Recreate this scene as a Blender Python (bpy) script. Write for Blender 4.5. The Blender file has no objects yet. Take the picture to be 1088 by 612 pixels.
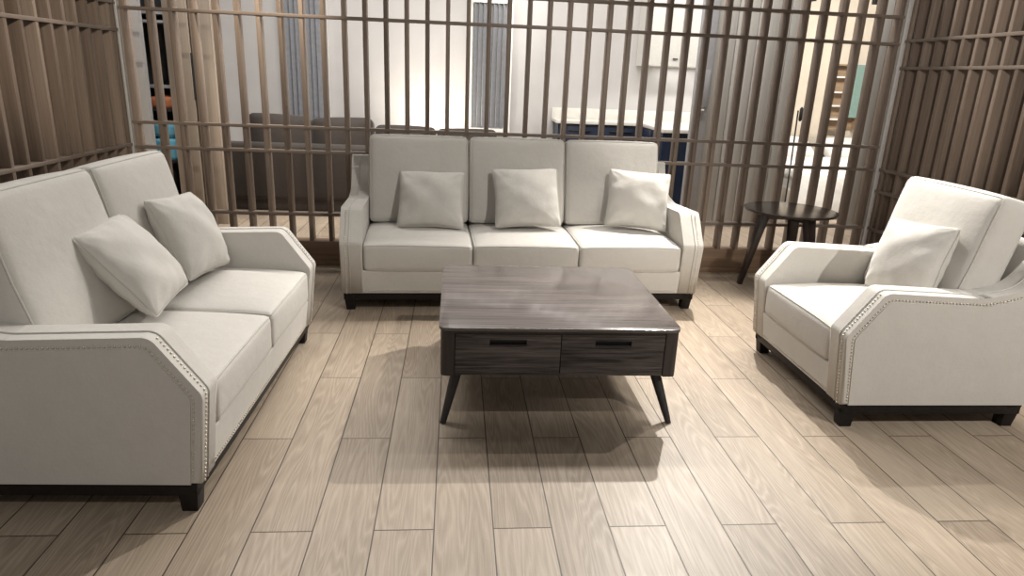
import bpy, bmesh, math, random
from math import sin, cos, pi, radians as rad
from mathutils import Vector, Matrix
random.seed(7)
S = bpy.context.scene
COL = S.collection

# ------------------------------------------------------------------ helpers
def link(name, me, mat, parent=None):
    o = bpy.data.objects.new(name, me)
    COL.objects.link(o)
    if mat: me.materials.append(mat)
    if parent: o.parent = parent
    return o

def obj(name, bm, mat, parent=None, smooth=35):
    bmesh.ops.recalc_face_normals(bm, faces=bm.faces)
    me = bpy.data.meshes.new(name)
    flat = [f.index for f in bm.faces]
    bm.to_mesh(me); bm.free()
    if smooth:
        me.set_sharp_from_angle(angle=rad(smooth))
    return link(name, me, mat, parent)

def thing(name, label, cat, loc=(0, 0, 0), rz=0, group=None):
    o = bpy.data.objects.new(name, None)
    COL.objects.link(o)
    o.empty_display_size = .1
    o.location = loc; o.rotation_euler = (0, 0, rz)
    o['label'] = label; o['category'] = cat
    if group: o['group'] = group
    return o

def tag(o, label, cat, group=None):
    o['label'] = label; o['category'] = cat
    if group: o['group'] = group
    return o

def struct(name, bm, mat):
    o = obj(name, bm, mat)
    o['kind'] = 'structure'
    return o

def box(bm, x0, x1, y0, y1, z0, z1, bev=0, seg=2):
    g = bmesh.ops.create_cube(bm, size=1)
    vs = g['verts']
    bmesh.ops.scale(bm, vec=(x1-x0, y1-y0, z1-z0), verts=vs)
    bmesh.ops.translate(bm, vec=((x0+x1)/2, (y0+y1)/2, (z0+z1)/2), verts=vs)
    if bev:
        es = list({e for v in vs for e in v.link_edges})
        r = bmesh.ops.bevel(bm, geom=es, offset=bev, segments=seg, profile=.5, affect='EDGES')
        for f in r['faces']: f.smooth = True
    return bm

def boxbm(*a, **k): return box(bmesh.new(), *a, **k)

def taper(bm, p0, p1, s0, s1, bev=.003, rot=0):
    """square tapered bar from p0 (half size s0) to p1 (half size s1)"""
    vs = []
    for p, s in ((p0, s0), (p1, s1)):
        sx, sy = s if isinstance(s, tuple) else (s, s)
        ring = []
        for a, b in ((-1, -1), (1, -1), (1, 1), (-1, 1)):
            x, y = a*sx, b*sy
            x, y = x*cos(rot)-y*sin(rot), x*sin(rot)+y*cos(rot)
            ring.append(bm.verts.new((p[0]+x, p[1]+y, p[2])))
        vs.append(ring)
    a, b = vs
    fs = [bm.faces.new(a[::-1]), bm.faces.new(b)]
    for i in range(4): fs.append(bm.faces.new((a[i], a[(i+1) % 4], b[(i+1) % 4], b[i])))
    if bev:
        es = list({e for f in fs for e in f.edges})
        bmesh.ops.bevel(bm, geom=es, offset=bev, segments=2, profile=.5, affect='EDGES')
    return bm

def tube(bm, pts, r, n=8, closed=False, r1=None):
    pts = [Vector(p) for p in pts]
    N = len(pts); rings = []
    prev = None
    for i, p in enumerate(pts):
        if closed: t = pts[(i+1) % N]-pts[i-1]
        else: t = pts[min(i+1, N-1)]-pts[max(i-1, 0)]
        t.normalize()
        if prev is None:
            u = Vector((0, 0, 1)) if abs(t.z) < .9 else Vector((1, 0, 0))
            u = (u-t*u.dot(t)).normalized()
        else:
            u = (prev-t*prev.dot(t)).normalized()
        prev = u; w = t.cross(u)
        rr = r if r1 is None else r+(r1-r)*i/(N-1)
        rings.append([bm.verts.new(p+(u*cos(2*pi*k/n)+w*sin(2*pi*k/n))*rr) for k in range(n)])
    M = N if closed else N-1
    for i in range(M):
        a, b = rings[i], rings[(i+1) % N]
        for k in range(n):
            f = bm.faces.new((a[k], a[(k+1) % n], b[(k+1) % n], b[k])); f.smooth = True
    if not closed:
        bm.faces.new(rings[0][::-1]); bm.faces.new(rings[-1])
    return bm

def lathe(bm, prof, n=48):
    rings = []
    for r, z in prof:
        rings.append([bm.verts.new((r*cos(2*pi*k/n), r*sin(2*pi*k/n), z)) for k in range(n)])
    for a, b in zip(rings, rings[1:]):
        for k in range(n):
            f = bm.faces.new((a[k], a[(k+1) % n], b[(k+1) % n], b[k])); f.smooth = True
    bm.faces.new(rings[0][::-1]); bm.faces.new(rings[-1])
    return bm

def arcs(pts, r, n=5):
    """round the corners of an (open or closed) 2D polygon; pts: (a,b[,radius])"""
    out = []; N = len(pts)
    for i in range(N):
        p = Vector(pts[i][:2]); rr = pts[i][2] if len(pts[i]) > 2 else r
        a = Vector(pts[i-1][:2]); b = Vector(pts[(i+1) % N][:2])
        u = (a-p); v = (b-p); lu, lv = u.length, v.length
        u.normalize(); v.normalize()
        ang = u.angle(v)
        d = min(rr/math.tan(ang/2), lu*.48, lv*.48) if ang < pi-.02 else 0
        if rr <= 0 or d < 1e-4:
            out.append(tuple(p)); continue
        p0, p1 = p+u*d, p+v*d
        for k in range(n+1):
            t = k/n
            q = p0*(1-t)**2+p*2*t*(1-t)+p1*t*t
            out.append(tuple(q))
    return out

def prism_x(pts, x0, x1, r=.012, seg=4, bm=None):
    """extrude a (y,z) outline along x with rounded rims; caps stay flat"""
    bm = bm or bmesh.new()
    a = [bm.verts.new((x0, p[0], p[1])) for p in pts]
    b = [bm.verts.new((x1, p[0], p[1])) for p in pts]
    N = len(pts)
    ca = bm.faces.new(a); cb = bm.faces.new(b[::-1])
    for i in range(N):
        f = bm.faces.new((a[i], b[i], b[(i+1) % N], a[(i+1) % N])); f.smooth = True
    if r:
        es = list(ca.edges)+list(cb.edges)
        g = bmesh.ops.bevel(bm, geom=es, offset=r, segments=seg, profile=.5, affect='EDGES', clamp_overlap=True)
        for f in bm.faces: f.smooth = abs(f.normal.x) < .999 or f.calc_area() < .004
    return bm

def inset(pts, d):
    """inward mitred offset of a closed 2D outline (points may carry a corner radius)"""
    N = len(pts); out = []
    area = sum(pts[i-1][0]*pts[i][1]-pts[i][0]*pts[i-1][1] for i in range(N))
    s = 1 if area > 0 else -1
    for i in range(N):
        p0, p, p1 = (Vector(pts[k % N][:2]) for k in (i-1, i, i+1))
        u = (p-p0).normalized(); v = (p1-p).normalized()
        nu, nv = Vector((-u.y, u.x))*s, Vector((-v.y, v.x))*s
        m = (nu+nv); m = m/max(.25, (1+nu.dot(nv)))
        q = p+m*d
        out.append((q.x, q.y)+tuple(pts[i][2:]))
    return out

def resample(pts, step):
    pts = [Vector(p) for p in pts]
    out = [pts[0].copy()]; acc = 0
    for a, b in zip(pts, pts[1:]):
        L = (b-a).length
        if L < 1e-9: continue
        pos = step-acc
        while pos <= L:
            out.append(a.lerp(b, pos/L)); pos += step
        acc = (acc+L) % step
    return out

# ------------------------------------------------------------------ materials
def mat_base(name):
    m = bpy.data.materials.new(name); m.use_nodes = True
    nt = m.node_tree; b = nt.nodes['Principled BSDF']
    return m, nt, b

def N(nt, t, **k):
    n = nt.nodes.new(t)
    for a, v in k.items():
        if a.startswith('i_'):
            key = a[2:]
            n.inputs[int(key) if key.isdigit() else key].default_value = v
        else: setattr(n, a, v)
    return n

def math_node(nt, op, a, b=None, c=None):
    n = nt.nodes.new('ShaderNodeMath'); n.operation = op
    for i, v in enumerate((a, b, c)):
        if v is None: continue
        if isinstance(v, (int, float)): n.inputs[i].default_value = v
        else: nt.links.new(v, n.inputs[i])
    return n.outputs[0]

def ramp(nt, fac, stops):
    r = nt.nodes.new('ShaderNodeValToRGB')
    e = r.color_ramp.elements
    while len(e) < len(stops): e.new(.5)
    for el, (p, c) in zip(e, stops):
        el.position = p; el.color = (*c, 1)
    nt.links.new(fac, r.inputs[0])
    return r.outputs[0]

def plain(name, col, rough=.5, metal=0, noise=.06, scale=30, bump=0):
    m, nt, b = mat_base(name)
    tc = N(nt, 'ShaderNodeTexCoord')
    n = N(nt, 'ShaderNodeTexNoise', i_Scale=scale, i_Detail=4.0)
    nt.links.new(tc.outputs['Object'], n.inputs['Vector'])
    c = ramp(nt, n.outputs['Fac'], [(.3, tuple(v*(1-noise) for v in col)), (.7, tuple(min(1, v*(1+noise)) for v in col))])
    nt.links.new(c, b.inputs['Base Color'])
    b.inputs['Roughness'].default_value = rough; b.inputs['Metallic'].default_value = metal
    if bump:
        bp = N(nt, 'ShaderNodeBump', i_Strength=bump, i_Distance=.003)
        nt.links.new(n.outputs['Fac'], bp.inputs['Height']); nt.links.new(bp.outputs[0], b.inputs['Normal'])
    return m

def fabric(name, col, rough=.95, weave=900, var=.05, fold=.25):
    m, nt, b = mat_base(name)
    tc = N(nt, 'ShaderNodeTexCoord')
    n1 = N(nt, 'ShaderNodeTexNoise', i_Scale=9.0, i_Detail=6.0, i_Roughness=.6)
    nt.links.new(tc.outputs['Object'], n1.inputs['Vector'])
    mp = N(nt, 'ShaderNodeMapping'); mp.inputs['Scale'].default_value = (160, 160, 30)
    nt.links.new(tc.outputs['Object'], mp.inputs[0])
    n2 = N(nt, 'ShaderNodeTexNoise', i_Scale=1.0, i_Detail=3.0)
    nt.links.new(mp.outputs[0], n2.inputs['Vector'])
    mp3 = N(nt, 'ShaderNodeMapping'); mp3.inputs['Scale'].default_value = (30, 30, 220)
    nt.links.new(tc.outputs['Object'], mp3.inputs[0])
    n3 = N(nt, 'ShaderNodeTexNoise', i_Scale=1.0, i_Detail=3.0)
    nt.links.new(mp3.outputs[0], n3.inputs['Vector'])
    mix = math_node(nt, 'MULTIPLY_ADD', n2.outputs['Fac'], .5, math_node(nt, 'MULTIPLY', n3.outputs['Fac'], .5))
    tot = math_node(nt, 'MULTIPLY_ADD', n1.outputs['Fac'], .5, math_node(nt, 'MULTIPLY', mix, .5))
    c = ramp(nt, tot, [(.3, tuple(v*(1-var) for v in col)), (.7, tuple(v*(1+var) for v in col))])
    nt.links.new(c, b.inputs['Base Color'])
    b.inputs['Roughness'].default_value = rough
    b.inputs['Specular IOR Level'].default_value = .15
    b.inputs['Sheen Weight'].default_value = .15
    b.inputs['Sheen Roughness'].default_value = .5
    b1 = N(nt, 'ShaderNodeBump', i_Strength=.25, i_Distance=.002)
    nt.links.new(mix, b1.inputs['Height'])
    b2 = N(nt, 'ShaderNodeBump', i_Strength=fold, i_Distance=.02)
    nt.links.new(n1.outputs['Fac'], b2.inputs['Height'])
    nt.links.new(b1.outputs[0], b2.inputs['Normal'])
    nt.links.new(b2.outputs[0], b.inputs['Normal'])
    return m

def wood(name, dark, light, axis='Z', rough=.5, fine=60, stretch=2.2, spec=.4, bump=.15, rand=.0, coat=0, lim=(.28, .72)):
    """straight-grained wood; grain runs along an object axis; per-object tint shift"""
    m, nt, b = mat_base(name)
    tc = N(nt, 'ShaderNodeTexCoord'); oi = N(nt, 'ShaderNodeObjectInfo')
    mp = N(nt, 'ShaderNodeMapping')
    sc = [fine]*3; sc['XYZ'.index(axis)] = stretch
    mp.inputs['Scale'].default_value = sc
    nt.links.new(tc.outputs['Object'], mp.inputs[0])
    add = N(nt, 'ShaderNodeVectorMath', operation='ADD')
    sh = math_node(nt, 'MULTIPLY', oi.outputs['Random'], 37.0)
    nt.links.new(mp.outputs[0], add.inputs[0]); nt.links.new(sh, add.inputs[1])
    n = N(nt, 'ShaderNodeTexNoise', i_Scale=1.0, i_Detail=5.0, i_Roughness=.6, i_Distortion=.4)
    nt.links.new(add.outputs[0], n.inputs['Vector'])
    mp2 = N(nt, 'ShaderNodeMapping')
    sc2 = [fine*.16]*3; sc2['XYZ'.index(axis)] = stretch*.35
    mp2.inputs['Scale'].default_value = sc2
    nt.links.new(add.outputs[0], mp2.inputs[0])
    mp2.inputs['Scale'].default_value = [.16]*3
    n2 = N(nt, 'ShaderNodeTexNoise', i_Scale=1.0, i_Detail=3.0, i_Distortion=.8)
    nt.links.new(mp2.outputs[0], n2.inputs['Vector'])
    t = math_node(nt, 'MULTIPLY_ADD', n.outputs['Fac'], .6, math_node(nt, 'MULTIPLY', n2.outputs['Fac'], .4))
    if rand:
        t = math_node(nt, 'ADD', t, math_node(nt, 'MULTIPLY', math_node(nt, 'SUBTRACT', oi.outputs['Random'], .5), rand))
    c = ramp(nt, t, [(lim[0], dark), (lim[1], light)])
    nt.links.new(c, b.inputs['Base Color'])
    b.inputs['Roughness'].default_value = rough
    b.inputs['Specular IOR Level'].default_value = spec
    b.inputs['Coat Weight'].default_value = coat
    b.inputs['Coat Roughness'].default_value = .25
    bp = N(nt, 'ShaderNodeBump', i_Strength=bump, i_Distance=.002)
    nt.links.new(n.outputs['Fac'], bp.inputs['Height']); nt.links.new(bp.outputs[0], b.inputs['Normal'])
    return m

def floor_mat():
    m, nt, b = mat_base('plank_floor')
    W, L = .2004, 1.194
    g = N(nt, 'ShaderNodeTexCoord'); sp = N(nt, 'ShaderNodeSeparateXYZ')
    nt.links.new(g.outputs['Object'], sp.inputs[0])
    u = math_node(nt, 'DIVIDE', math_node(nt, 'ADD', sp.outputs[0], .2558), W)
    k = math_node(nt, 'FLOOR', u); fx = math_node(nt, 'FRACT', u)
    par = math_node(nt, 'FLOORED_MODULO', k, 2.0)
    v = math_node(nt, 'DIVIDE', math_node(nt, 'SUBTRACT', math_node(nt, 'SUBTRACT', sp.outputs[1], 1.943), math_node(nt, 'MULTIPLY', par, .602)), L)
    j = math_node(nt, 'FLOOR', v); fy = math_node(nt, 'FRACT', v)
    cx = math_node(nt, 'MULTIPLY', math_node(nt, 'MINIMUM', fx, math_node(nt, 'SUBTRACT', 1.0, fx)), W)
    cy = math_node(nt, 'MULTIPLY', math_node(nt, 'MINIMUM', fy, math_node(nt, 'SUBTRACT', 1.0, fy)), L)
    d = math_node(nt, 'MINIMUM', cx, cy)
    mr = N(nt, 'ShaderNodeMapRange'); mr.interpolation_type = 'SMOOTHSTEP'
    mr.inputs['From Min'].default_value = .0014; mr.inputs['From Max'].default_value = .0031
    nt.links.new(d, mr.inputs['Value']); plank = mr.outputs[0]
    cmb = N(nt, 'ShaderNodeCombineXYZ'); nt.links.new(k, cmb.inputs[0]); nt.links.new(j, cmb.inputs[1])
    wn = N(nt, 'ShaderNodeTexWhiteNoise', noise_dimensions='2D'); nt.links.new(cmb.outputs[0], wn.inputs['Vector'])
    rnd = wn.outputs['Value']
    # plank-local coordinates
    lx = math_node(nt, 'MULTIPLY', math_node(nt, 'SUBTRACT', fx, .5), W)
    ly = math_node(nt, 'MULTIPLY', fy, L)
    loc = N(nt, 'ShaderNodeCombineXYZ')
    nt.links.new(lx, loc.inputs[0]); nt.links.new(ly, loc.inputs[1]); nt.links.new(math_node(nt, 'MULTIPLY', rnd, 53.0), loc.inputs[2])
    # cathedral rings: iso-lines of a stretched noise
    mp = N(nt, 'ShaderNodeMapping'); mp.inputs['Scale'].default_value = (7, .55, 1)
    nt.links.new(loc.outputs[0], mp.inputs[0])
    nz = N(nt, 'ShaderNodeTexNoise', i_Scale=1.0, i_Detail=2.0, i_Roughness=.45, i_Distortion=.25); nt.links.new(mp.outputs[0], nz.inputs['Vector'])
    rings = math_node(nt, 'FRACT', math_node(nt, 'MULTIPLY', nz.outputs['Fac'], 30.0))
    rings = math_node(nt, 'POWER', math_node(nt, 'ABSOLUTE', math_node(nt, 'MULTIPLY_ADD', rings, 2.0, -1.0)), 1.6)
    # fine pores
    mp2 = N(nt, 'ShaderNodeMapping'); mp2.inputs['Scale'].default_value = (260, 9, 1)
    nt.links.new(loc.outputs[0], mp2.inputs[0])
    n2 = N(nt, 'ShaderNodeTexNoise', i_Scale=1.0, i_Detail=4.0, i_Roughness=.65); nt.links.new(mp2.outputs[0], n2.inputs['Vector'])
    mp3 = N(nt, 'ShaderNodeMapping'); mp3.inputs['Scale'].default_value = (14, 1.6, 1)
    nt.links.new(loc.outputs[0], mp3.inputs[0])
    n3 = N(nt, 'ShaderNodeTexNoise', i_Scale=1.0, i_Detail=3.0); nt.links.new(mp3.outputs[0], n3.inputs['Vector'])
    t = math_node(nt, 'ADD', math_node(nt, 'MULTIPLY', rings, .15), .07)
    t = math_node(nt, 'MULTIPLY_ADD', n2.outputs['Fac'], .42, t)
    t = math_node(nt, 'MULTIPLY_ADD', n3.outputs['Fac'], .24, t)
    t = math_node(nt, 'ADD', t, math_node(nt, 'MULTIPLY', math_node(nt, 'SUBTRACT', rnd, .5), .14))
    c = ramp(nt, t, [(.25, FLOOR_D), (.5, FLOOR_M), (.78, FLOOR_L)])
    mx = N(nt, 'ShaderNodeMix', data_type='RGBA')
    mx.inputs['A'].default_value = (.05, .036, .025, 1)
    nt.links.new(plank, mx.inputs['Factor']); nt.links.new(c, mx.inputs['B'])
    nt.links.new(mx.outputs['Result'], b.inputs['Base Color'])
    ro = math_node(nt, 'MULTIPLY_ADD', t, -.12, .50)
    nt.links.new(ro, b.inputs['Roughness'])
    b.inputs['Specular IOR Level'].default_value = .4
    hh = math_node(nt, 'MULTIPLY_ADD', n2.outputs['Fac'], .12, math_node(nt, 'MULTIPLY_ADD', rings, .08, plank))
    bp = N(nt, 'ShaderNodeBump', i_Strength=.35, i_Distance=.0025)
    nt.links.new(hh, bp.inputs['Height']); nt.links.new(bp.outputs[0], b.inputs['Normal'])
    return m

FLOOR_D, FLOOR_M, FLOOR_L = (.215, .166, .121), (.36, .29, .221), (.465, .392, .31)
M = {}
M['floor'] = floor_mat()
M['cream'] = fabric('cream_linen', (.535, .512, .476))
M['cream_pipe'] = fabric('cream_piping', (.50, .483, .445))
M['nail'] = plain('nailhead_metal', (.60, .55, .47), .4, .55)
M['blackwood'] = wood('black_wood', (.006, .005, .005), (.02, .016, .014), 'X', .5, 60, 3, .2)
M['blackleg'] = wood('black_wood_leg', (.006, .005, .005), (.02, .016, .014), 'Z', .5, 60, 3, .2)
M['tabletop'] = wood('smoked_oak_top', (.062, .053, .050), (.155, .132, .124), 'X', .17, 90, 2.6, .5, .04, lim=(.36, .64))
M['drawer'] = wood('smoked_oak_drawer', (.020, .018, .018), (.14, .119, .113), 'X', .5, 110, 5, .3, .4, lim=(.38, .64))
M['tablepost'] = wood('smoked_oak_post', (.030, .024, .022), (.065, .053, .049), 'Z', .45, 75, 3, .4, .12)
M['tableleg'] = wood('smoked_oak_leg', (.024, .021, .020), (.052, .045, .043), 'Z', .4, 75, 3, .4, .1)
M['slot'] = plain('drawer_recess', (.012, .011, .012), .6)
M['slat'] = wood('walnut_slat', (.125, .092, .070), (.265, .205, .162), 'Z', .5, 70, 1.6, .35, .12, .34)
M['rail'] = wood('walnut_rail', (.145, .112, .090), (.26, .21, .172), 'X', .5, 70, 1.6, .35, .12)
M['raily'] = wood('walnut_rail_side', (.145, .112, .090), (.26, .21, .172), 'Y', .5, 70, 1.6, .35, .12)
M['plinth'] = wood('walnut_plinth', (.115, .072, .046), (.235, .155, .10), 'X', .45, 50, 1.4, .4, .12)
M['plinthy'] = wood('walnut_plinth_side', (.115, .072, .046), (.235, .155, .10), 'Y', .45, 50, 1.4, .4, .12)
M['steel'] = plain('brushed_steel', (.60, .59, .57), .38, .25, .05, 60)
M['sidetable'] = wood('espresso_wood', (.008, .006, .005), (.028, .020, .017), 'X', .22, 60, 3, .5, .06, 0, .3)
M['sideleg'] = wood('espresso_leg', (.010, .006, .006), (.032, .020, .017), 'Z', .3, 60, 3)
M['wallwhite'] = plain('plaster_white', (.50, .485, .475), .85, 0, .03, 4)
M['wallcream'] = plain('plaster_cream', (.62, .545, .44), .85, 0, .03, 4)
M['brown'] = fabric('dark_brown_leather', (.036, .029, .025), .6)
M['blind'] = plain('grey_blind', (.19, .195, .21), .6, 0, .1, 20)
M['framewhite'] = plain('white_frame', (.75, .74, .71), .4, 0, .02)
M['navy'] = plain('navy_lacquer', (.012, .020, .042), .35, 0, .05)
M['counter'] = plain('white_stone', (.68, .66, .61), .3, 0, .05, 14)
M['cabinet'] = plain('cabinet_white', (.66, .65, .61), .4, 0, .03)
M['greypanel'] = wood('grey_oak_board', (.34, .33, .305), (.45, .435, .405), 'Z', .6, 40, 1.2, .3, .1, .2)
M['greydoor'] = plain('grey_door', (.30, .30, .31), .5, 0, .04)
M['lightwood'] = wood('light_oak_panel', (.25, .205, .165), (.36, .30, .245), 'Z', .5, 40, 1.0, .3, .08)
M['shelfwood'] = wood('brown_oak_shelf', (.22, .15, .09), (.38, .27, .17), 'X', .5, 40, 1.4)
M['darkshelf'] = plain('charcoal_shelf', (.022, .022, .024), .5)
M['shelfedge'] = plain('grey_edge', (.30, .30, .31), .4)
M['blue'] = fabric('turquoise_cloth', (.15, .42, .56))
M['orange'] = plain('orange_cloth', (.42, .15, .07), .8)
M['green'] = plain('sage_panel', (.20, .30, .26), .5)
M['bedwhite'] = fabric('white_bedding', (.74, .72, .68), .9, 900, .03, .6)
M['bedgrey'] = fabric('beige_bed_base', (.42, .37, .30))
M['black'] = plain('black_metal', (.015, .014, .014), .4)

# ------------------------------------------------------------------ soft shapes
def cushion_fn(w, d, h, r, crown, seed):
    """displaced rounded box: maps a point of the sharp box (x,y,z) to the cushion surface"""
    rnd = random.Random(seed)
    ph = [(rnd.uniform(0, 6.3), rnd.uniform(0, 6.3), rnd.uniform(5, 13), rnd.uniform(5, 13)) for _ in range(4)]
    def f(x, y, z):
        p = Vector((x, y, z))
        c = Vector((max(-w/2+r, min(w/2-r, x)), max(-d/2+r, min(d/2-r, y)), max(-h/2+r, min(h/2-r, z))))
        q = p-c
        if q.length > 1e-9: p = c+q.normalized()*r if max(abs(q.x), abs(q.y), abs(q.z)) > r*.999 else p
        a = 1-min(1, abs(2*p.x/w))**2.4; b = 1-min(1, abs(2*p.y/d))**2.4; e = 1-min(1, abs(2*p.z/h))**2
        s = p.z/(h/2)
        wr = sum(sin(fx*p.x+a0)*sin(fy*p.y+b0) for a0, b0, fx, fy in ph)*.25
        out = p.copy()
        out.z += crown*s*(a*b)**.75*(1+.10*wr)+.0035*wr*s
        out.x += (p.x/(w/2))*crown*.22*b*e
        out.y += (p.y/(d/2))*crown*.28*a*e
        # soft corner droop
        k = (abs(2*p.x/w)**6)*(abs(2*p.y/d)**6)
        out.z -= k*s*.006
        return out
    return f

def cushion(name, w, d, h, mat, parent, r=.03, crown=.03, seed=1, pipe=True, nseg=(26, 22, 8), warp=None):
    f = cushion_fn(w, d, h, r, crown, seed)
    g = (lambda *p: warp(f(*p))) if warp else f
    bm = bmesh.new()
    cache = {}
    def axis(n, L):
        ts = [-L/2, -L/2+r*.3, -L/2+r*.65, -L/2+r]+[-L/2+r+(L-2*r)*i/n for i in range(1, n)]+[L/2-r, L/2-r*.65, L/2-r*.3, L/2]
        return ts
    X, Y, Z = axis(nseg[0], w), axis(nseg[1], d), axis(nseg[2], h)
    nx, ny, nz = len(X)-1, len(Y)-1, len(Z)-1
    def v(i, j, k):
        key = (i, j, k)
        if key not in cache: cache[key] = bm.verts.new(g(X[i], Y[j], Z[k]))
        return cache[key]
    def quad(*ks):
        fc = bm.faces.new([v(*k) for k in ks]); fc.smooth = True
    for i in range(nx):
        for j in range(ny):
            for k in (0, nz): quad((i, j, k), (i+1, j, k), (i+1, j+1, k), (i, j+1, k))
    for i in range(nx):
        for k in range(nz):
            for j in (0, ny): quad((i, j, k), (i+1, j, k), (i+1, j, k+1), (i, j, k+1))
    for j in range(ny):
        for k in range(nz):
            for i in (0, nx): quad((i, j, k), (i, j+1, k), (i, j+1, k+1), (i, j, k+1))
    o = obj(name, bm, mat, parent, smooth=0)
    if pipe:
        pb = bmesh.new()
        for s in (-1, 1):
            pts = []
            n = 22
            z = s*h/2
            rect = [(-w/2, -d/2), (w/2, -d/2), (w/2, d/2), (-w/2, d/2)]
            for a in range(4):
                p0, p1 = rect[a], rect[(a+1) % 4]
                for i in range(n):
                    t = i/n
                    pts.append(g(p0[0]+(p1[0]-p0[0])*t, p0[1]+(p1[1]-p0[1])*t, z))
            tube(pb, pts, .0042, 6, closed=True)
        obj('piping', pb, M['cream_pipe'], o, smooth=0)
    return o

def place(o, loc, rot):
    o.location = loc; o.rotation_euler = rot

def pillow(label, loc, basis, size=.44, thick=.15, seed=3, group='throw pillows on the cream seating', asp=1.0, sag=.0):
    """knife edge pillow; local X right, Y up, Z towards viewer"""
    rnd = random.Random(seed)
    ph = [(rnd.uniform(0, 6.3), rnd.uniform(0, 6.3), rnd.uniform(3, 7), rnd.uniform(3, 7)) for _ in range(4)]
    n = 36; a = size/2
    def ts(i):
        t = -1+2*i/n
        return math.copysign(1-(1-abs(t))**1.25, t)
    def outline(u, v):
        # sides bow inward between the ears
        x = a*u*(1-.055*(1-abs(v)**2.2)*abs(u)**2.5); y = a*asp*v*(1-.055*(1-abs(u)**2.2)*abs(v)**2.5)
        k = 1-.035*abs(u)**9*abs(v)**9
        x *= k; y *= k
        y -= sag*(1-u*u)*max(0, v)**2
        return x, y
    bm = bmesh.new(); grid = {}
    for s in (1, -1):
        for i in range(n+1):
            for j in range(n+1):
                edge = i in (0, n) or j in (0, n)
                if edge and s == -1:
                    grid[s, i, j] = grid[1, i, j]; continue
                u, v = ts(i), ts(j)
                x, y = outline(u, v)
                prof = max(0, (1-abs(u)**2.0)*(1-abs(v)**2.0))**.46
                wr = sum(sin(fx*u+p0)*sin(fy*v+p1) for p0, p1, fx, fy in ph)*.25
                # gathers running in from the corners
                rr = math.hypot(abs(u)-1, abs(v)-1); an = math.atan2(1-abs(v)+1e-6, 1-abs(u)+1e-6)
                ga = sin(an*11+seed)*math.exp(-rr*3.2)*min(1, rr*5)*.006*(0 if edge else 1)
                eu, ev = 1-abs(u), 1-abs(v)
                gt = .0035*(sin(v*15+seed+sin(u*5))*math.exp(-eu*4)*min(1, eu*9)+sin(u*15+2*seed+sin(v*5))*math.exp(-ev*4)*min(1, ev*9))
                z = s*(thick/2*prof*(1+.10*wr)+(ga+gt)*(1 if prof > .05 else 0))
                grid[s, i, j] = bm.verts.new((x, y, z+.012*wr*.5))
    for s in (1, -1):
        for i in range(n):
            for j in range(n):
                f = bm.faces.new((grid[s, i, j], grid[s, i+1, j], grid[s, i+1, j+1], grid[s, i, j+1])); f.smooth = True
    rim = [grid[1, i, 0].co.copy() for i in range(n)]+[grid[1, n, j].co.copy() for j in range(n)] + \
          [grid[1, i, n].co.copy() for i in range(n, 0, -1)]+[grid[1, 0, j].co.copy() for j in range(n, 0, -1)]
    t = thing('throw_pillow', label, 'pillow', group=group)
    o = obj('pillow_body', bm, M['cream'], t, smooth=0)
    pb = tube(bmesh.new(), rim, .0045, 6, closed=True)
    obj('piping', pb, M['cream_pipe'], t, smooth=0)
    X, Yv, Z = basis
    R = Matrix((X, Yv, Z)).transposed().to_4x4()
    t.matrix_world = Matrix.Translation(loc) @ R
    return t

def basis(face_az, lean, roll=0):
    """pillow frame: front faces azimuth face_az (deg, world), leaned back by lean deg, rolled in its plane"""
    a, l, r = rad(face_az), rad(lean), rad(roll)
    z = Vector((cos(a)*cos(l), sin(a)*cos(l), sin(l)))
    x = Vector((-sin(a), cos(a), 0))
    y = z.cross(x)
    return (x*cos(r)+y*sin(r), -x*sin(r)+y*cos(r), z)

# ------------------------------------------------------------------ upholstered seating
TA = .135
def arm_outline(d=0):
    pts = [(.035, .12, .0), (.0, .450, .045), (.145, .648, .055), (.60, .630, .30), (.765, .665, .16), (.865, .80, .14),
           (.895, .885, .02), (.965, .885, .02), (.93, .12, 0)]
    return arcs(inset(pts, d) if d else pts, .03, 9)

def path_from(outline, y_end=.89):
    """the open run along front, slope, top and wing"""
    out = []
    for p in outline:
        out.append(p)
        if p[0] > y_end-.004 and p[1] > .84: break
    return out

def studs(bm, pts, nrm, r=.0048):
    for p in pts:
        g = bmesh.ops.create_icosphere(bm, subdivisions=1, radius=r)
        for v in g['verts']: v.co = v.co+Vector(p)
        for v in g['verts']:
            for f in v.link_faces: f.smooth = True

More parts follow.
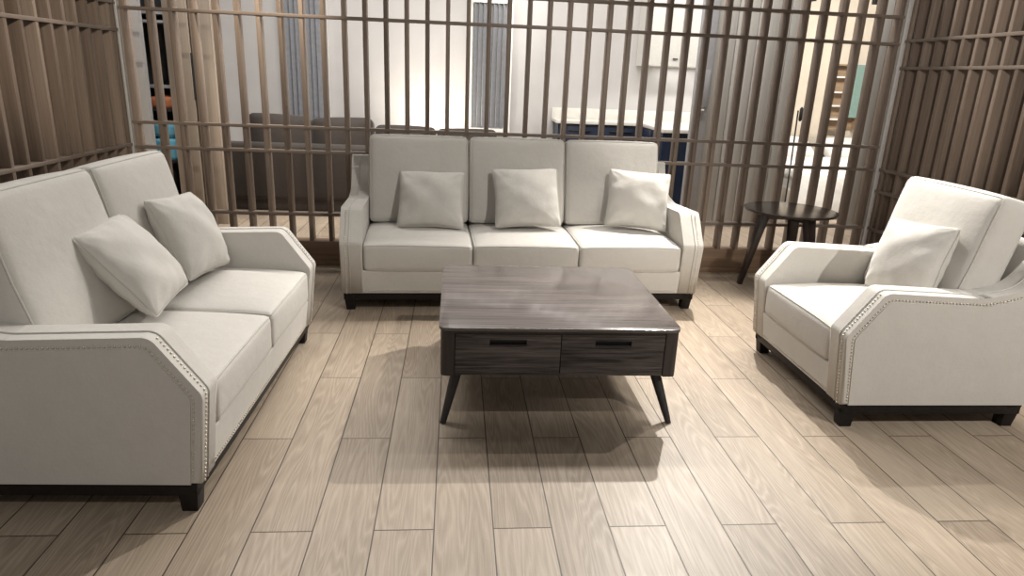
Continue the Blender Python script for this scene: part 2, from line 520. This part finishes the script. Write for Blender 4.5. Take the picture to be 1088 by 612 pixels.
def sofa(name, label, cat, W, n, loc, rz, seed):
    root = thing(name, label, cat, loc, rz)
    D = .93
    inner = W/2-TA
    out = arm_outline()
    ob = [(y, z) for y, z in out]
    for s in (-1, 1):
        x_in, x_out = s*inner, s*W/2
        a = obj('arm', prism_x(ob, min(x_in, x_out), max(x_in, x_out), .030, 6), M['cream'], root, smooth=0)
        # padded outer side panel inside a border
        pan = [(y, z if z > .17 else .121) if y < .86 else (y+.036, z if z > .17 else .121) for y, z in arm_outline(.036)]
        xo = s*(W/2-.004); xi = s*(W/2+.004)
        obj('side_panel', prism_x(pan, min(xo, xi), max(xo, xi), .004, 3), M['cream'], a, smooth=0)
        # welts along the rim, outer and inner
        wb = bmesh.new()
        pw = path_from(arm_outline(.004), .885)
        for xx in (s*(W/2-.010), s*(inner+.012)):
            tube(wb, [(xx, y, z) for y, z in pw], .0045, 6)
        # pleat welt down the middle of the arm front and over the wing
        pm = path_from(arm_outline(-.001))
        tube(wb, [(s*(W/2-.055), y, z) for y, z in pm], .0040, 6)
        obj('piping', wb, M['cream_pipe'], a, smooth=0)
        nb = bmesh.new()
        ps = path_from(arm_outline(.027), .875)
        studs(nb, [(s*(W/2+.001), p.x, p.y) for p in resample(ps, .0155)], None)
        obj('nailhead_trim', nb, M['nail'], a, smooth=0)
        nb = bmesh.new()
        pf = [p for p in path_from(ob) if p[0] < .145]
        studs(nb, [(s*(W/2-.032), p.x-.001, p.y) for p in resample(pf, .0155)], None)
        obj('nailhead_trim', nb, M['nail'], a, smooth=0)
    # seat box under the cushions
    fb = prism_x(arcs([(.040, .12, 0), (.020, .275, .015), (.86, .275, .0), (.90, .12, 0)], .01, 4), -inner-.01, inner+.01, 0)
    fr = obj('seat_base', fb, M['cream'], root)
    nb = bmesh.new()
    studs(nb, [(-inner+.01+(2*inner-.02)*i/int(2*inner/.0165), .036, .136) for i in range(int(2*inner/.0165)+1)], None)
    obj('nailhead_trim', nb, M['nail'], fr, smooth=0)
    # back frame between the wings
    bo = arcs([(.78, .25, 0), (.875, .845, .03), (.965, .845, .03), (.925, .12, 0), (.78, .12, 0)], .03, 5)
    obj('back_frame', prism_x(bo, -inner-.02, inner+.02, 0), M['cream'], root, smooth=40)
    # cushions
    cw = 2*inner/n
    for i in range(n):
        cx = -inner+cw*(i+.5)
        c = cushion('seat_cushion', cw-.006, .66, .17, M['cream'], root, .026, .030, seed+i)
        place(c, (cx, .012+.33, .275+.085+.001), (rad(1.0), 0, 0))
        # back cushion: local x width, y height, z thickness (front = +z)
        def warp(p):
            q = p.copy()
            lo = max(0, -p.y/.3)
            q.z += .02*lo*(1 if p.z > 0 else 0)          # heavier towards the bottom
            return q
        b = cushion('back_cushion', cw-.008, .60, .17, M['cream'], root, .035, .035, seed+20+i, warp=warp)
        lean = rad(78+random.uniform(-1, 1))
        place(b, (cx, .700, .455+.285+.005), (lean, 0, random.uniform(-.012, .012)))
    # dark plinth rails and tapered block feet
    for (a0, a1, b0, b1) in ((-W/2+.012, W/2-.012, .055, .085), (-W/2+.012, W/2-.012, .885, .915)):
        obj('base_rail', boxbm(a0, a1, b0, b1, .070, .122, bev=.002), M['blackwood'], root)
    for s in (-1, 1):
        xa, xb = sorted((s*(W/2-.010), s*(W/2-.040)))
        obj('base_rail', boxbm(xa, xb, .055, .915, .070, .122, bev=.002), M['blackwood'], root)
        for y, q in ((.088, -1), (.882, 1)):
            lb = taper(bmesh.new(), (s*(W/2-.050), y-q*.004, 0), (s*(W/2-.044), y, .118), .027, .036, .003)
            obj('leg', lb, M['blackleg'], root)
    return root

sofa('three_seat_sofa', 'long cream three-seat sofa against the slatted screen, facing the coffee table', 'sofa', 2.33, 3,
     (.462+.0, 4.140, 0), rad(2.47), 100)
sofa('two_seat_sofa', 'cream two-seat sofa on the left, with one arm end turned towards the camera', 'sofa', 1.62, 2,
     (-.778, 2.845, 0), rad(88.5), 200)
sofa('armchair', 'single cream armchair on the right, beside the small round table', 'armchair', .955, 1,
     (1.700, 3.085, 0), rad(-90), 300)

# ------------------------------------------------------------------ throw pillows
pillow('small cream pillow against the left back cushion of the long sofa', (-.160, 4.575, .650), basis(-92, 33, 0), .447, .195, 1, asp=.92)
pillow('small cream pillow in the middle of the long sofa', (.488, 4.580, .678), basis(-88, 30, 2), .455, .195, 2, asp=.93)
pillow('small cream pillow leaning by the right arm of the long sofa', (1.266, 4.590, .680), basis(-97, 20, -3), .43, .195, 3, asp=.94)
pillow('tilted cream pillow nearest the camera on the two-seat sofa', (-1.285, 2.745, .688), basis(4.5, 39, 1), .438, .195, 4, asp=.94)
pillow('cream pillow by the far arm of the two-seat sofa', (-1.255, 3.255, .690), basis(-2, 26, -5), .455, .195, 5, asp=.88)
pillow('cream pillow resting against the back of the armchair', (2.20, 3.010, .700), basis(186, 19, 5), .41, .195, 6, asp=.90)

# ------------------------------------------------------------------ coffee table
def coffee_table():
    t = thing('coffee_table', 'low square dark grey-brown wooden coffee table with two front drawers', 'coffee table', (.470, 3.185, 0), rad(-.2))
    w, d, zt, zb = 1.06, 1.00, .443, .218
    def rounded(w, d, r, n=7):
        return arcs([(-w/2, -d/2, r), (w/2, -d/2, r), (w/2, d/2, r), (-w/2, d/2, r)], r, n)
    bm = bmesh.new()
    pts = rounded(w, d, .05)
    f = bm.faces.new([bm.verts.new((x, y, zt-.015)) for x, y in pts])
    g = bmesh.ops.extrude_face_region(bm, geom=[f])
    vs = [e for e in g['geom'] if isinstance(e, bmesh.types.BMVert)]
    bmesh.ops.translate(bm, vec=(0, 0, .015), verts=vs)
    es = [e for e in bm.edges if abs(e.verts[0].co.z-e.verts[1].co.z) < 1e-5]
    bmesh.ops.bevel(bm, geom=es, offset=.001, segments=2, profile=.5, affect='EDGES')
    obj('table_top', bm, M['tabletop'], t)
    # corner posts: quarter round outside
    px, R = .060, .050
    W2, D2 = w/2-.008, d/2-.008
    for sx in (-1, 1):
        for sy in (-1, 1):
            p = [(0, 0), (px, 0)]
            p = arcs([(-px, -px, R), (0, -px, .0), (0, 0, 0), (-px, 0, 0)], 0, 7)
            bm = bmesh.new()
            f = bm.faces.new([bm.verts.new((sx*(W2-px-a if False else W2-px+(-a)), sy*(D2-px+(-b)), zb)) for a, b in p])
            g = bmesh.ops.extrude_face_region(bm, geom=[f])
            bmesh.ops.translate(bm, vec=(0, 0, zt-.015-zb), verts=[e for e in g['geom'] if isinstance(e, bmesh.types.BMVert)])
            obj('corner_post', bm, M['tablepost'], t)
    # carcass: sides, back, floor
    i = .010
    obj('side_panel', boxbm(-W2+i, -W2+i+.02, -D2+px, D2-px, zb+.004, zt-.015), M['drawer'], t)
    obj('side_panel', boxbm(W2-i-.02, W2-i, -D2+px, D2-px, zb+.004, zt-.015), M['drawer'], t)
    obj('back_panel', boxbm(-W2+px, W2-px, D2-i-.02, D2-i, zb+.004, zt-.015), M['drawer'], t)
    obj('bottom_panel', boxbm(-W2+.03, W2-.03, -D2+.03, D2-.03, zb+.002, zb+.018), M['tablepost'], t)
    obj('front_rail', boxbm(-W2+px, W2-px, -D2+.006, -D2+.026, zt-.030, zt-.015), M['tablepost'], t)
    # two drawers with recessed slot pulls
    x0, x1 = -W2+px+.003, W2-px-.003
    for a, b in ((x0, -.002), (.002, x1)):
        c = (a+b)/2+(.012 if a < -.1 else -.012)*0; z0, z1 = zb+.003, zt-.031
        sh, sz = .080, zt-.070
        bm = bmesh.new()
        yf, yb = -D2+.004, -D2+.026
        # front made of a frame around the slot
        box(bm, a, c-sh, yf, yb, z0, z1); box(bm, c+sh, b, yf, yb, z0, z1)
        box(bm, c-sh, c+sh, yf, yb, z0, sz-.012); box(bm, c-sh, c+sh, yf, yb, sz+.012, z1)
        bmesh.ops.remove_doubles(bm, verts=bm.verts, dist=1e-5)
        dr = obj('drawer', bm, M['drawer'], t)
        obj('recessed_pull', boxbm(c-sh, c+sh, yb-.008, yb+.004, sz-.012, sz+.012), M['slot'], dr)
        bb = bmesh.new()
        tube(bb, [(c-sh, yf-.0005, sz-.012), (c+sh, yf-.0005, sz-.012)], .0025, 6)
        tube(bb, [(c-sh, yf-.0005, sz+.012), (c+sh, yf-.0005, sz+.012)], .0025, 6)
        obj('pull_rim', bb, M['slot'], dr)
        obj('drawer_box', boxbm(a+.012, b-.012, yb+.004, yb+.5, z0+.016, z1-.03), M['tablepost'], dr)
    # splayed round tapered legs
    for sx in (-1, 1):
        for sy in (-1, 1):
            top = Vector((sx*(W2-.075), sy*(D2-.085), zb+.004)); bot = Vector((sx*(W2+.010-.030), sy*(D2+.012), 0.0))
            bot = Vector((sx*(w/2-.022), sy*(d/2+.010), .0))
            bm = tube(bmesh.new(), [top.lerp(bot, k/6) for k in range(7)], .026, 20, r1=.014)
            for v in bm.verts:
                if v.co.z < .012: v.co.z = 0 if v.co.z < .006 else v.co.z
            obj('leg', bm, M['tableleg'], t)
    return t
coffee_table()

# ------------------------------------------------------------------ round side table
def side_table():
    t = thing('side_table', 'small round black-brown side table between the armchair and the screen', 'side table', (2.505, 4.83, 0))
    R, h = .335, .60
    prof = [(R-.035, h-.026), (R-.012, h-.020), (R-.002, h-.010), (R, h-.005), (R-.003, h-.001), (R-.008, h)]
    obj('table_top', lathe(bmesh.new(), prof, 72), M['sidetable'], t, smooth=40)
    feet = []
    for k, az in enumerate((172, 292, 52)):
        a = rad(az)
        top = Vector((.175*cos(a), .175*sin(a), h-.025)); bot = Vector((.298*cos(a), .298*sin(a), 0))
        bm = taper(bmesh.new(), bot, top, (.024, .017), (.044, .027), .004, a+pi/2)
        obj('leg', bm, M['sideleg'], t)
        feet.append(Vector((.175*cos(a), .175*sin(a), h-.055)))
    for k in range(3):
        # apron bars from each leg to the centre
        a = feet[k]; c = Vector((0, 0, h-.055))
        d = (a-c).normalized(); p = Vector((-d.y, d.x, 0))*.014
        bm = bmesh.new()
        ends = [bm.verts.new(c+s*p+Vector((0, 0, z))) for s in (-1, 1) for z in (-.025, .032)]
        ende = [bm.verts.new(a+s*p+Vector((0, 0, z))) for s in (-1, 1) for z in (-.025, .032)]
        q = lambda *v: bm.faces.new(v)
        q(ends[0], ends[1], ends[3], ends[2]); q(ende[0], ende[1], ende[3], ende[2])
        q(ends[0], ende[0], ende[1], ends[1]); q(ends[2], ende[2], ende[3], ends[3])
        q(ends[0], ende[0], ende[2], ends[2]); q(ends[1], ende[1], ende[3], ends[3])
        obj('apron', bm, M['sideleg'], t)
side_table()

# ------------------------------------------------------------------ slatted screens
SY, XL, XR, ZT = 5.20, -2.335, 3.365, 2.78
def screen(name, label, axis, pos, depth_dir, starts, rails, span, plz, endz=ZT):
    """axis 'x': screen runs along x with its front at y=pos, slats go back; axis 'y' runs along y at x=pos"""
    t = thing(name, label, 'slatted screen')
    ms, mr, mp = M['slat'], (M['rail'] if axis == 'x' else M['raily']), (M['plinth'] if axis == 'x' else M['plinthy'])
    def bx(a0, a1, d0, d1, z0, z1, bev):
        e0, e1 = sorted((pos+depth_dir*d0, pos+depth_dir*d1))
        return boxbm(a0, a1, e0, e1, z0, z1, bev=bev) if axis == 'x' else boxbm(e0, e1, a0, a1, z0, z1, bev=bev)
    base = None
    for c in starts:
        bm = bx(c-.0145, c+.0145, 0, .095, plz, endz, .0015)
        o = obj('slat', bm, ms, t)
    for z in rails:
        obj('rail', bx(span[0], span[1], -.004, .060, z-.011, z+.011, .0015), mr, t)
    obj('plinth', bx(span[0], span[1], -.010, .110, 0, plz, .003), mp, t)
    obj('plinth_skirting', bx(span[0], span[1], -.022, -.010, 0, .038, .002), mp, t)
    obj('top_rail', bx(span[0], span[1], -.004, .10, endz, endz+.06, .002), mr, t)
    return t
xs = [.0785+.1473*k for k in range(-16, 23)]
screen('slatted_screen', 'long open slatted wood screen behind the three-seat sofa', 'x', SY, 1,
       [XL+.030]+[x for x in xs if XL+.08 < x < XR-.04], (2.005, 1.812, 1.045, .868, .400), (XL+.010, XR-.026), .190)
screen('slatted_screen', 'warm brown slatted wood screen at the left end behind the two-seat sofa', 'y', XL, -1,
       [5.150]+[5.085-.1425*k for k in range(0, 24)], (1.84, 1.665, .888, .720, .400), (1.70, SY-.02), .190)
screen('slatted_screen', 'mauve-brown slatted wood screen at the right end behind the armchair', 'y', XR, 1,
       [5.150]+[5.080-.1300*k for k in range(0, 27)], (1.835, 1.640, .872, .702, .400), (1.60, SY-.02), .190)
for x, w, lab in ((XL, .007, 'thin silver metal corner post at the left end of the long screen'), (XR, .023, 'silver metal corner post standing right of the round side table')):
    bm = boxbm(x-w, x+w, SY-.018, SY+.012, 0, ZT+.06, bev=.003)
    tag(obj('corner_post', bm, M['steel']), lab, 'post')

# ------------------------------------------------------------------ setting: floor and far walls
def quad_floor():
    bm = bmesh.new()
    bmesh.ops.create_grid(bm, x_segments=1, y_segments=1, size=1)
    for v in bm.verts: v.co = Vector((v.co.x*7+.8, v.co.y*6.5+4.5, 0))
    return bm
struct('floor', quad_floor(), M['floor'])
struct('wall_back', boxbm(-5.5, 4.02, 9.05, 9.15, 0, 3.2), M['wallwhite'])
struct('wall_back_bedroom', boxbm(4.02, 7.0, 9.40, 9.50, 0, 3.2), M['wallcream'])
struct('wall_left', boxbm(-5.6, -5.5, -1.5, 9.15, 0, 3.2), M['wallwhite'])
struct('wall_right', boxbm(7.0, 7.1, -1.5, 9.5, 0, 3.2), M['wallwhite'])

# grey boarded partition right of the kitchen
def boards(name, x0, x1, y, n, label):
    t = thing(name, label, 'partition')
    w = (x1-x0)/n
    for i in range(n):
        obj('board', boxbm(x0+i*w+.003, x0+(i+1)*w-.003, y, y+.06, 0, 3.0, bev=.004), M['greypanel'], t)
    return t
boards('board_partition', 2.56, 3.42, 7.0, 8, 'grey vertical board partition between the kitchen and the bedroom')
boards('board_partition', 4.26, 5.14, 7.0, 8, 'grey vertical board partition right of the bedroom opening')
d = thing('panel_door', 'narrow grey panel door at the left edge of the grey board partition', 'door')
obj('door_leaf', boxbm(2.40, 2.555, 6.96, 7.02, 0, 3.0, bev=.004), M['greydoor'], d)
obj('raised_panel', boxbm(2.415, 2.54, 6.945, 6.965, 1.235, 1.60, bev=.004), M['greydoor'], d)
obj('handle', boxbm(2.435, 2.51, 6.925, 6.95, 1.205, 1.222, bev=.003), M['framewhite'], d)

# ------------------------------------------------------------------ things seen through the screen
# dark brown sofa, its back to the screen
def brown_sofa():
    t = thing('brown_sofa', 'long dark brown sofa seen through the slats behind the cream sofa', 'sofa', (-.85, 7.0, 0))
    w = 3.34
    obj('back', boxbm(-w/2, w/2, 0, .22, .16, .73, bev=.05, seg=5), M['brown'], t)
    obj('base', boxbm(-w/2+.02, w/2-.02, .02, .95, .06, .24, bev=.02, seg=3), M['brown'], t)
    for s in (-1, 1):
        a, b = sorted((s*w/2, s*(w/2-.38)))
        obj('arm', boxbm(a, b, .1, .98, .10, .62, bev=.05, seg=5), M['brown'], t)
    n = 4; cw = (w-.76)/n
    for i in range(n):
        cx = -w/2+.38+cw*(i+.5)
        c = cushion('back_cushion', cw-.02, .50, .20, M['brown'], t, .05, .05, 400+i, pipe=False, nseg=(14, 12, 5))
        place(c, (cx, .33, (.735, .725, .665, .655)[i]), (rad(76), rad((2.5, -2, 1, -1)[i]), rad((-1)**i*2)))
        c = cushion('seat_cushion', cw-.01, .62, .2, M['brown'], t, .05, .03, 410+i, pipe=False, nseg=(10, 10, 5))
        place(c, (cx, .64, .345), (0, 0, 0))
    for s in (-1, 1):
        for y in (.1, .88):
            obj('leg', boxbm(s*(w/2-.12)-.03, s*(w/2-.12)+.03, y-.03, y+.03, 0, .07, bev=.004), M['black'], t)
brown_sofa()

def blind(x0, x1, z0, lab, n, zt=2.62):
    t = thing('vertical_blind', lab, 'blind', ((x0+x1)/2, 9.0, 0), 0)
    w = x1-x0; p = w/n
    for i in range(n):
        a = -w/2+p*(i+.5)
        bm = bmesh.new()
        box(bm, -p*.52, p*.52, -.002, .002, z0, zt)
        bmesh.ops.rotate(bm, verts=bm.verts, cent=(0, 0, 0), matrix=Matrix.Rotation(rad(28), 3, 'Z'))
        bmesh.ops.translate(bm, verts=bm.verts, vec=(a, -.04, 0))
        obj('vane', bm, M['blind'], t)
    obj('head_rail', boxbm(-w/2-.01, w/2+.01, -.07, -.01, zt, zt+.04), M['framewhite'], t)
    return t
def win_frame(name, x0, x1, z0, zt=2.75):
    bm = bmesh.new()
    box(bm, x0-.07, x0-.01, 8.985, 9.05, z0-.06, zt); box(bm, x1+.01, x1+.07, 8.985, 9.05, z0-.06, zt)
    box(bm, x0-.07, x1+.07, 8.94, 9.05, z0-.06, z0-.01); box(bm, x0-.01, x1+.01, 9.03, 9.05, z0-.01, zt)
    struct(name, bm, M['framewhite'])
blind(-2.09, -1.66, .72, 'grey vertical blind behind the left part of the brown sofa', 7)
blind(.20, .62, .82, 'dark grey vertical blind above the middle of the cream three-seat sofa', 7, 2.31)
win_frame('window_1', -2.09, -1.66, .72)
win_frame('window_2', .20, .62, .82, 2.37)

# kitchen counter
k = thing('kitchen_counter', 'L-shaped counter with navy fronts and white top behind the sofa', 'counter')
obj('worktop', boxbm(1.24, 3.25, 8.55, 9.04, .93, .97, bev=.004), M['counter'], k)
obj('worktop', boxbm(2.30, 3.25, 7.55, 8.55, .93, .97, bev=.004), M['counter'], k)
obj('carcass', boxbm(1.27, 3.22, 8.60, 9.04, 0, .93), M['navy'], k)
obj('carcass', boxbm(2.33, 3.22, 7.58, 8.60, 0, .93), M['navy'], k)
for i in range(2):
    x0 = 1.28+i*.525
    dd = obj('cabinet_door', boxbm(x0, x0+.515, 8.578, 8.60, .10, .92, bev=.002), M['navy'], k)
    obj('handle', boxbm(x0+.12, x0+.40, 8.560, 8.580, .84, .855, bev=.002), M['black'], dd)
for i in range(2):
    y0 = 7.59+i*.49
    dd = obj('cabinet_door', boxbm(2.305, 2.33, y0, y0+.48, .10, .92, bev=.002), M['navy'], k)
    obj('handle', boxbm(2.285, 2.307, y0+.1, y0+.38, .80, .815, bev=.002), M['black'], dd)
obj('backsplash', boxbm(1.24, 3.25, 9.02, 9.048, .97, 1.10, bev=.002), M['counter'], k)
u = thing('wall_cabinet', 'white wall cabinet hanging above the right end of the counter', 'cabinet')
obj('carcass', boxbm(2.30, 3.22, 8.70, 9.048, 1.655, 2.70), M['cabinet'], u)
for i in range(2):
    x0 = 2.305+i*.455
    dd = obj('door', boxbm(x0, x0+.448, 8.678, 8.70, 1.66, 2.695, bev=.003), M['cabinet'], u)
    obj('handle', boxbm(x0+.36, x0+.42, 8.655, 8.68, 1.74, 1.755, bev=.002), M['black'], dd)

# dark shelf with blue cloth, light oak column, white strip at the left
s = thing('display_shelf', 'charcoal shelf unit seen between the left slats, holding blue and orange cloth', 'shelf', (-2.95, 7.4, 0))
obj('side', boxbm(-.24, -.22, 0, .4, 0, 2.5), M['darkshelf'], s); obj('side', boxbm(.22, .24, 0, .4, 0, 2.5), M['darkshelf'], s)
obj('back', boxbm(-.22, .22, .38, .4, 0, 2.5), M['darkshelf'], s)
for z in (.08, .46, .98, 1.21, 1.83, 1.91):
    obj('shelf_board', boxbm(-.22, .22, .0, .38, z, z+.025), M['shelfedge'] if z > 1.1 else M['darkshelf'], s)
def soft_box(x0, x1, y0, y1, z0, z1, mat, lab, cat, nm):
    c = cushion(nm, x1-x0, y1-y0, z1-z0, mat, None, .03, .02, int(z0*100), pipe=False, nseg=(8, 8, 4))
    c.location = ((x0+x1)/2, (y0+y1)/2, (z0+z1)/2)
    return tag(c, lab, cat)
soft_box(-3.14, -2.76, 7.42, 7.74, .487, .70, M['blue'], 'lower turquoise folded blanket on the charcoal shelf', 'blanket', 'folded_blanket')
soft_box(-3.12, -2.78, 7.42, 7.72, .722, .86, M['blue'], 'upper turquoise folded blanket on the charcoal shelf', 'blanket', 'folded_blanket')
soft_box(-3.14, -2.76, 7.42, 7.72, 1.007, 1.12, M['orange'], 'folded orange blanket on the shelf above the turquoise ones', 'blanket', 'folded_blanket')
c = thing('oak_column', 'pale oak clad column left of the brown sofa', 'column')
obj('panel', boxbm(-2.565, -2.365, 6.55, 6.65, 0, 3.0, bev=.003), M['lightwood'], c)
obj('panel', boxbm(-2.355, -2.17, 6.58, 6.85, 0, 3.0, bev=.003), M['lightwood'], c)
obj('pull_strip', boxbm(-2.365, -2.355, 6.56, 6.65, 1.15, 1.55), M['darkshelf'], c)
wp = boxbm(-3.70, -2.96, 6.98, 7.08, 0, 3.0, bev=.003)
tag(obj('wall_panel', wp, M['wallwhite']), 'plain white upright panel beside the charcoal shelf', 'panel')

# bedroom
b = thing('bed', 'bed with white bedding seen through the slats above the side table', 'bed', (4.95, 7.62, 0))
obj('bed_base', boxbm(-.95, .95, 0, 1.7, .05, .30, bev=.02, seg=3), M['bedgrey'], b)
m_ = cushion('mattress', 1.88, 1.68, .24, M['bedwhite'], b, .05, .02, 501, pipe=False); place(m_, (0, .85, .38), (0, 0, 0))
q = cushion('duvet', 1.96, 1.25, .16, M['bedwhite'], b, .06, .05, 502, pipe=False); place(q, (0, .60, .50), (0, 0, 0))
fl = cushion('duvet_drop', 1.96, .50, .08, M['bedwhite'], b, .035, .03, 503, pipe=False); place(fl, (0, -.04, .30), (rad(88), 0, 0))
obj('headboard', boxbm(-1.0, 1.0, 1.70, 1.76, 0, .84, bev=.02, seg=3), M['bedgrey'], b)
for i, lab in ((-1, 'white bed pillow on the left side of the bed'), (1, 'white bed pillow on the right side of the bed')):
    p = cushion('bed_pillow', .70, .45, .17, M['bedwhite'], None, .07, .04, 510+i, pipe=False, nseg=(12, 10, 5))
    place(p, (4.95+i*.46, 9.08, .66), (rad(28), 0, 0)); tag(p, lab, 'pillow')
w = thing('wall_shelf', 'wall shelf unit with brown cubbies and a sage panel above the bed', 'shelf', (5.35, 9.30, 0))
obj('back_panel', boxbm(-.20, .20, .085, .098, .93, 1.80), M['shelfwood'], w)
obj('upright', boxbm(-.20, -.18, 0, .09, .93, 1.80), M['shelfwood'], w); obj('upright', boxbm(.01, .03, 0, .09, .93, 1.80), M['shelfwood'], w)
obj('upright', boxbm(.20, .22, 0, .09, .93, 1.80), M['shelfwood'], w)
for z in (.93, 1.06, 1.24, 1.42, 1.62, 1.78): obj('shelf_board', boxbm(-.18, .01, 0, .09, z, z+.02), M['framewhite'] if 1.0 < z < 1.7 else M['shelfwood'], w)
obj('sage_panel', boxbm(.03, .20, 0, .02, 1.10, 1.80), M['green'], w)
l = thing('floor_lamp', 'thin black floor lamp standing left of the bed', 'lamp', (3.955, 7.75, 0))
obj('base', lathe(bmesh.new(), [(.12, 0), (.12, .015), (.10, .02)], 32), M['black'], l)
obj('pole', tube(bmesh.new(), [(0, 0, .02), (-.005, 0, .6), (-.015, 0, 1.05), (-.02, 0, 1.20)], .009, 8), M['black'], l)
obj('lamp_head', lathe(bmesh.new(), [(.012, 1.10), (.020, 1.12), (.020, 1.24), (.008, 1.26)], 16), M['black'], l)
l.children[-1].location = (-.02, 0, .02)
for x, lab in ((3.25, 'black ceiling spotlight hanging above the bedroom opening, left one'), (3.865, 'black ceiling spotlight hanging near the right corner post, right one')):
    t = thing('spotlight', lab, 'spotlight', (x, 6.5, 0), 0)
    obj('can', lathe(bmesh.new(), [(.030, 2.235), (.036, 2.24), (.036, 2.38), (.02, 2.40)], 24), M['black'], t)
    obj('stem', tube(bmesh.new(), [(0, 0, 2.39), (0, 0, 3.0)], .008, 8), M['black'], t)

# ------------------------------------------------------------------ light
def spot(loc, target, power, size=60, blend=.4, col=(1, .955, .885), r=.025):  # serves the ceiling spots and the fills added beside them
    L = bpy.data.lights.new('key_or_fill_spot', 'SPOT'); L.energy = power; L.spot_size = rad(size); L.spot_blend = blend
    L.color = col; L.shadow_soft_size = r
    o = bpy.data.objects.new('key_or_fill_spot', L); COL.objects.link(o)
    o.location = loc
    o.rotation_euler = (Vector(target)-Vector(loc)).to_track_quat('-Z', 'Y').to_euler()
    return o
def area(loc, target, power, sx, sy, col=(1, .96, .91)):  # unseen emitters brightening the back rooms, no fixture modelled
    L = bpy.data.lights.new('unseen_area_light', 'AREA'); L.shape = 'RECTANGLE'; L.size = sx; L.size_y = sy; L.energy = power; L.color = col
    o = bpy.data.objects.new('unseen_area_light', L); COL.objects.link(o)
    o.location = loc
    o.rotation_euler = (Vector(target)-Vector(loc)).to_track_quat('-Z', 'Y').to_euler()
    return o
WARM = (1, .90, .76)
spot((1.95, 5.05, 2.65), (1.15, 2.6, 0), 540, 80, .6)            # from above the screen, towards the table
spot((3.05, 5.00, 2.65), (1.2, 2.5, 0), 80, 85, .5)
spot((1.45, 1.75, 2.70), (.35, 4.4, .6), 190, 66, .5)            # front light on the long sofa
spot((2.85, .30, 2.65), (2.5, 2.6, .3), 330, 58, .6)          # onto the armchair
spot((2.65, 4.05, 2.70), (1.75, 2.5, 0), 140, 75, .6)
spot((-.2, 3.6, 2.75), (-1.3, 3.0, .5), 26, 85, .7)            # onto the two-seat sofa
spot((-.5, -.4, 2.75), (-1.5, 2.05, .4), 90, 48, .9)           # fill added behind the camera to brighten its arm end
spot((-.2, .9, 2.75), (-2.4, 4.6, 1.75), 420, 31, .8, WARM)    # added fill, brightens the left screen's slat faces
spot((1.25, .7, 2.75), (3.5, 4.25, 1.8), 350, 31, .8)  # added fill for the right screen's slat faces
spot((-1.20, 4.70, 2.9), (-1.30, 5.2, 2.2), 240, 60, .8, WARM, .03)
# back rooms
area((-.8, 7.6, 3.0), (-.8, 8.2, 0), 15, 3.0, .6)
spot((-.35, 8.25, .55), (-.22, 9.05, 1.25), 95, 120, 1.0, WARM, .08)  # low lamp behind the brown sofa, glow on the wall
spot((.70, 8.35, 3.3), (.70, 9.05, 2.55), 70, 50, .5)  # added wash on the upper wall, mirrored in the coffee table
area((1.8, 8.0, 3.0), (1.8, 8.2, 0), 11, 1.5, .5)
area((2.85, 8.86, 1.64), (2.85, 8.9, 0), 2.5, .6, .2)  # lamp under the wall cabinet
area((4.7, 7.2, 3.1), (4.9, 8.3, .2), 110, 1.2, .6)  # added fill above the bed
spot((3.25, 5.9, 2.9), (4.22, 7.7, .4), 420, 20, .5)  # added fill through the opening, whitens the bedding
area((.2, 6.0, 4.3), (.2, 6.1, 0), 360, 6.0, .4)  # added overhead fill for floor and boards behind the screen
wld = bpy.data.worlds.new('showroom'); S.world = wld; wld.use_nodes = True
bg = wld.node_tree.nodes['Background']; bg.inputs[0].default_value = (1, .965, .92, 1); bg.inputs[1].default_value = .22

# ------------------------------------------------------------------ camera
fpx, pitch, yaw, roll = 718.448, .303913358, .0899556829, -.0416608865
f = Vector((sin(yaw)*cos(pitch), cos(yaw)*cos(pitch), -sin(pitch)))
r = Vector((cos(yaw), -sin(yaw), 0)); dn = f.cross(r)
right = r*cos(roll)+dn*sin(roll); down = -r*sin(roll)+dn*cos(roll)
cam = bpy.data.cameras.new('camera'); co = bpy.data.objects.new('camera', cam); COL.objects.link(co)
cam.sensor_fit = 'HORIZONTAL'; cam.sensor_width = 36; cam.lens = fpx/1088*36; cam.clip_start = .05
mw = Matrix((right, -down, -f)).transposed().to_4x4(); mw.translation = Vector((0, 0, 1.47))
co.matrix_world = mw
S.camera = co
vs = S.view_settings
vs.view_transform = 'Standard'; vs.look = 'None'; vs.gamma = 1; vs.use_curve_mapping = False; vs.exposure = -.06
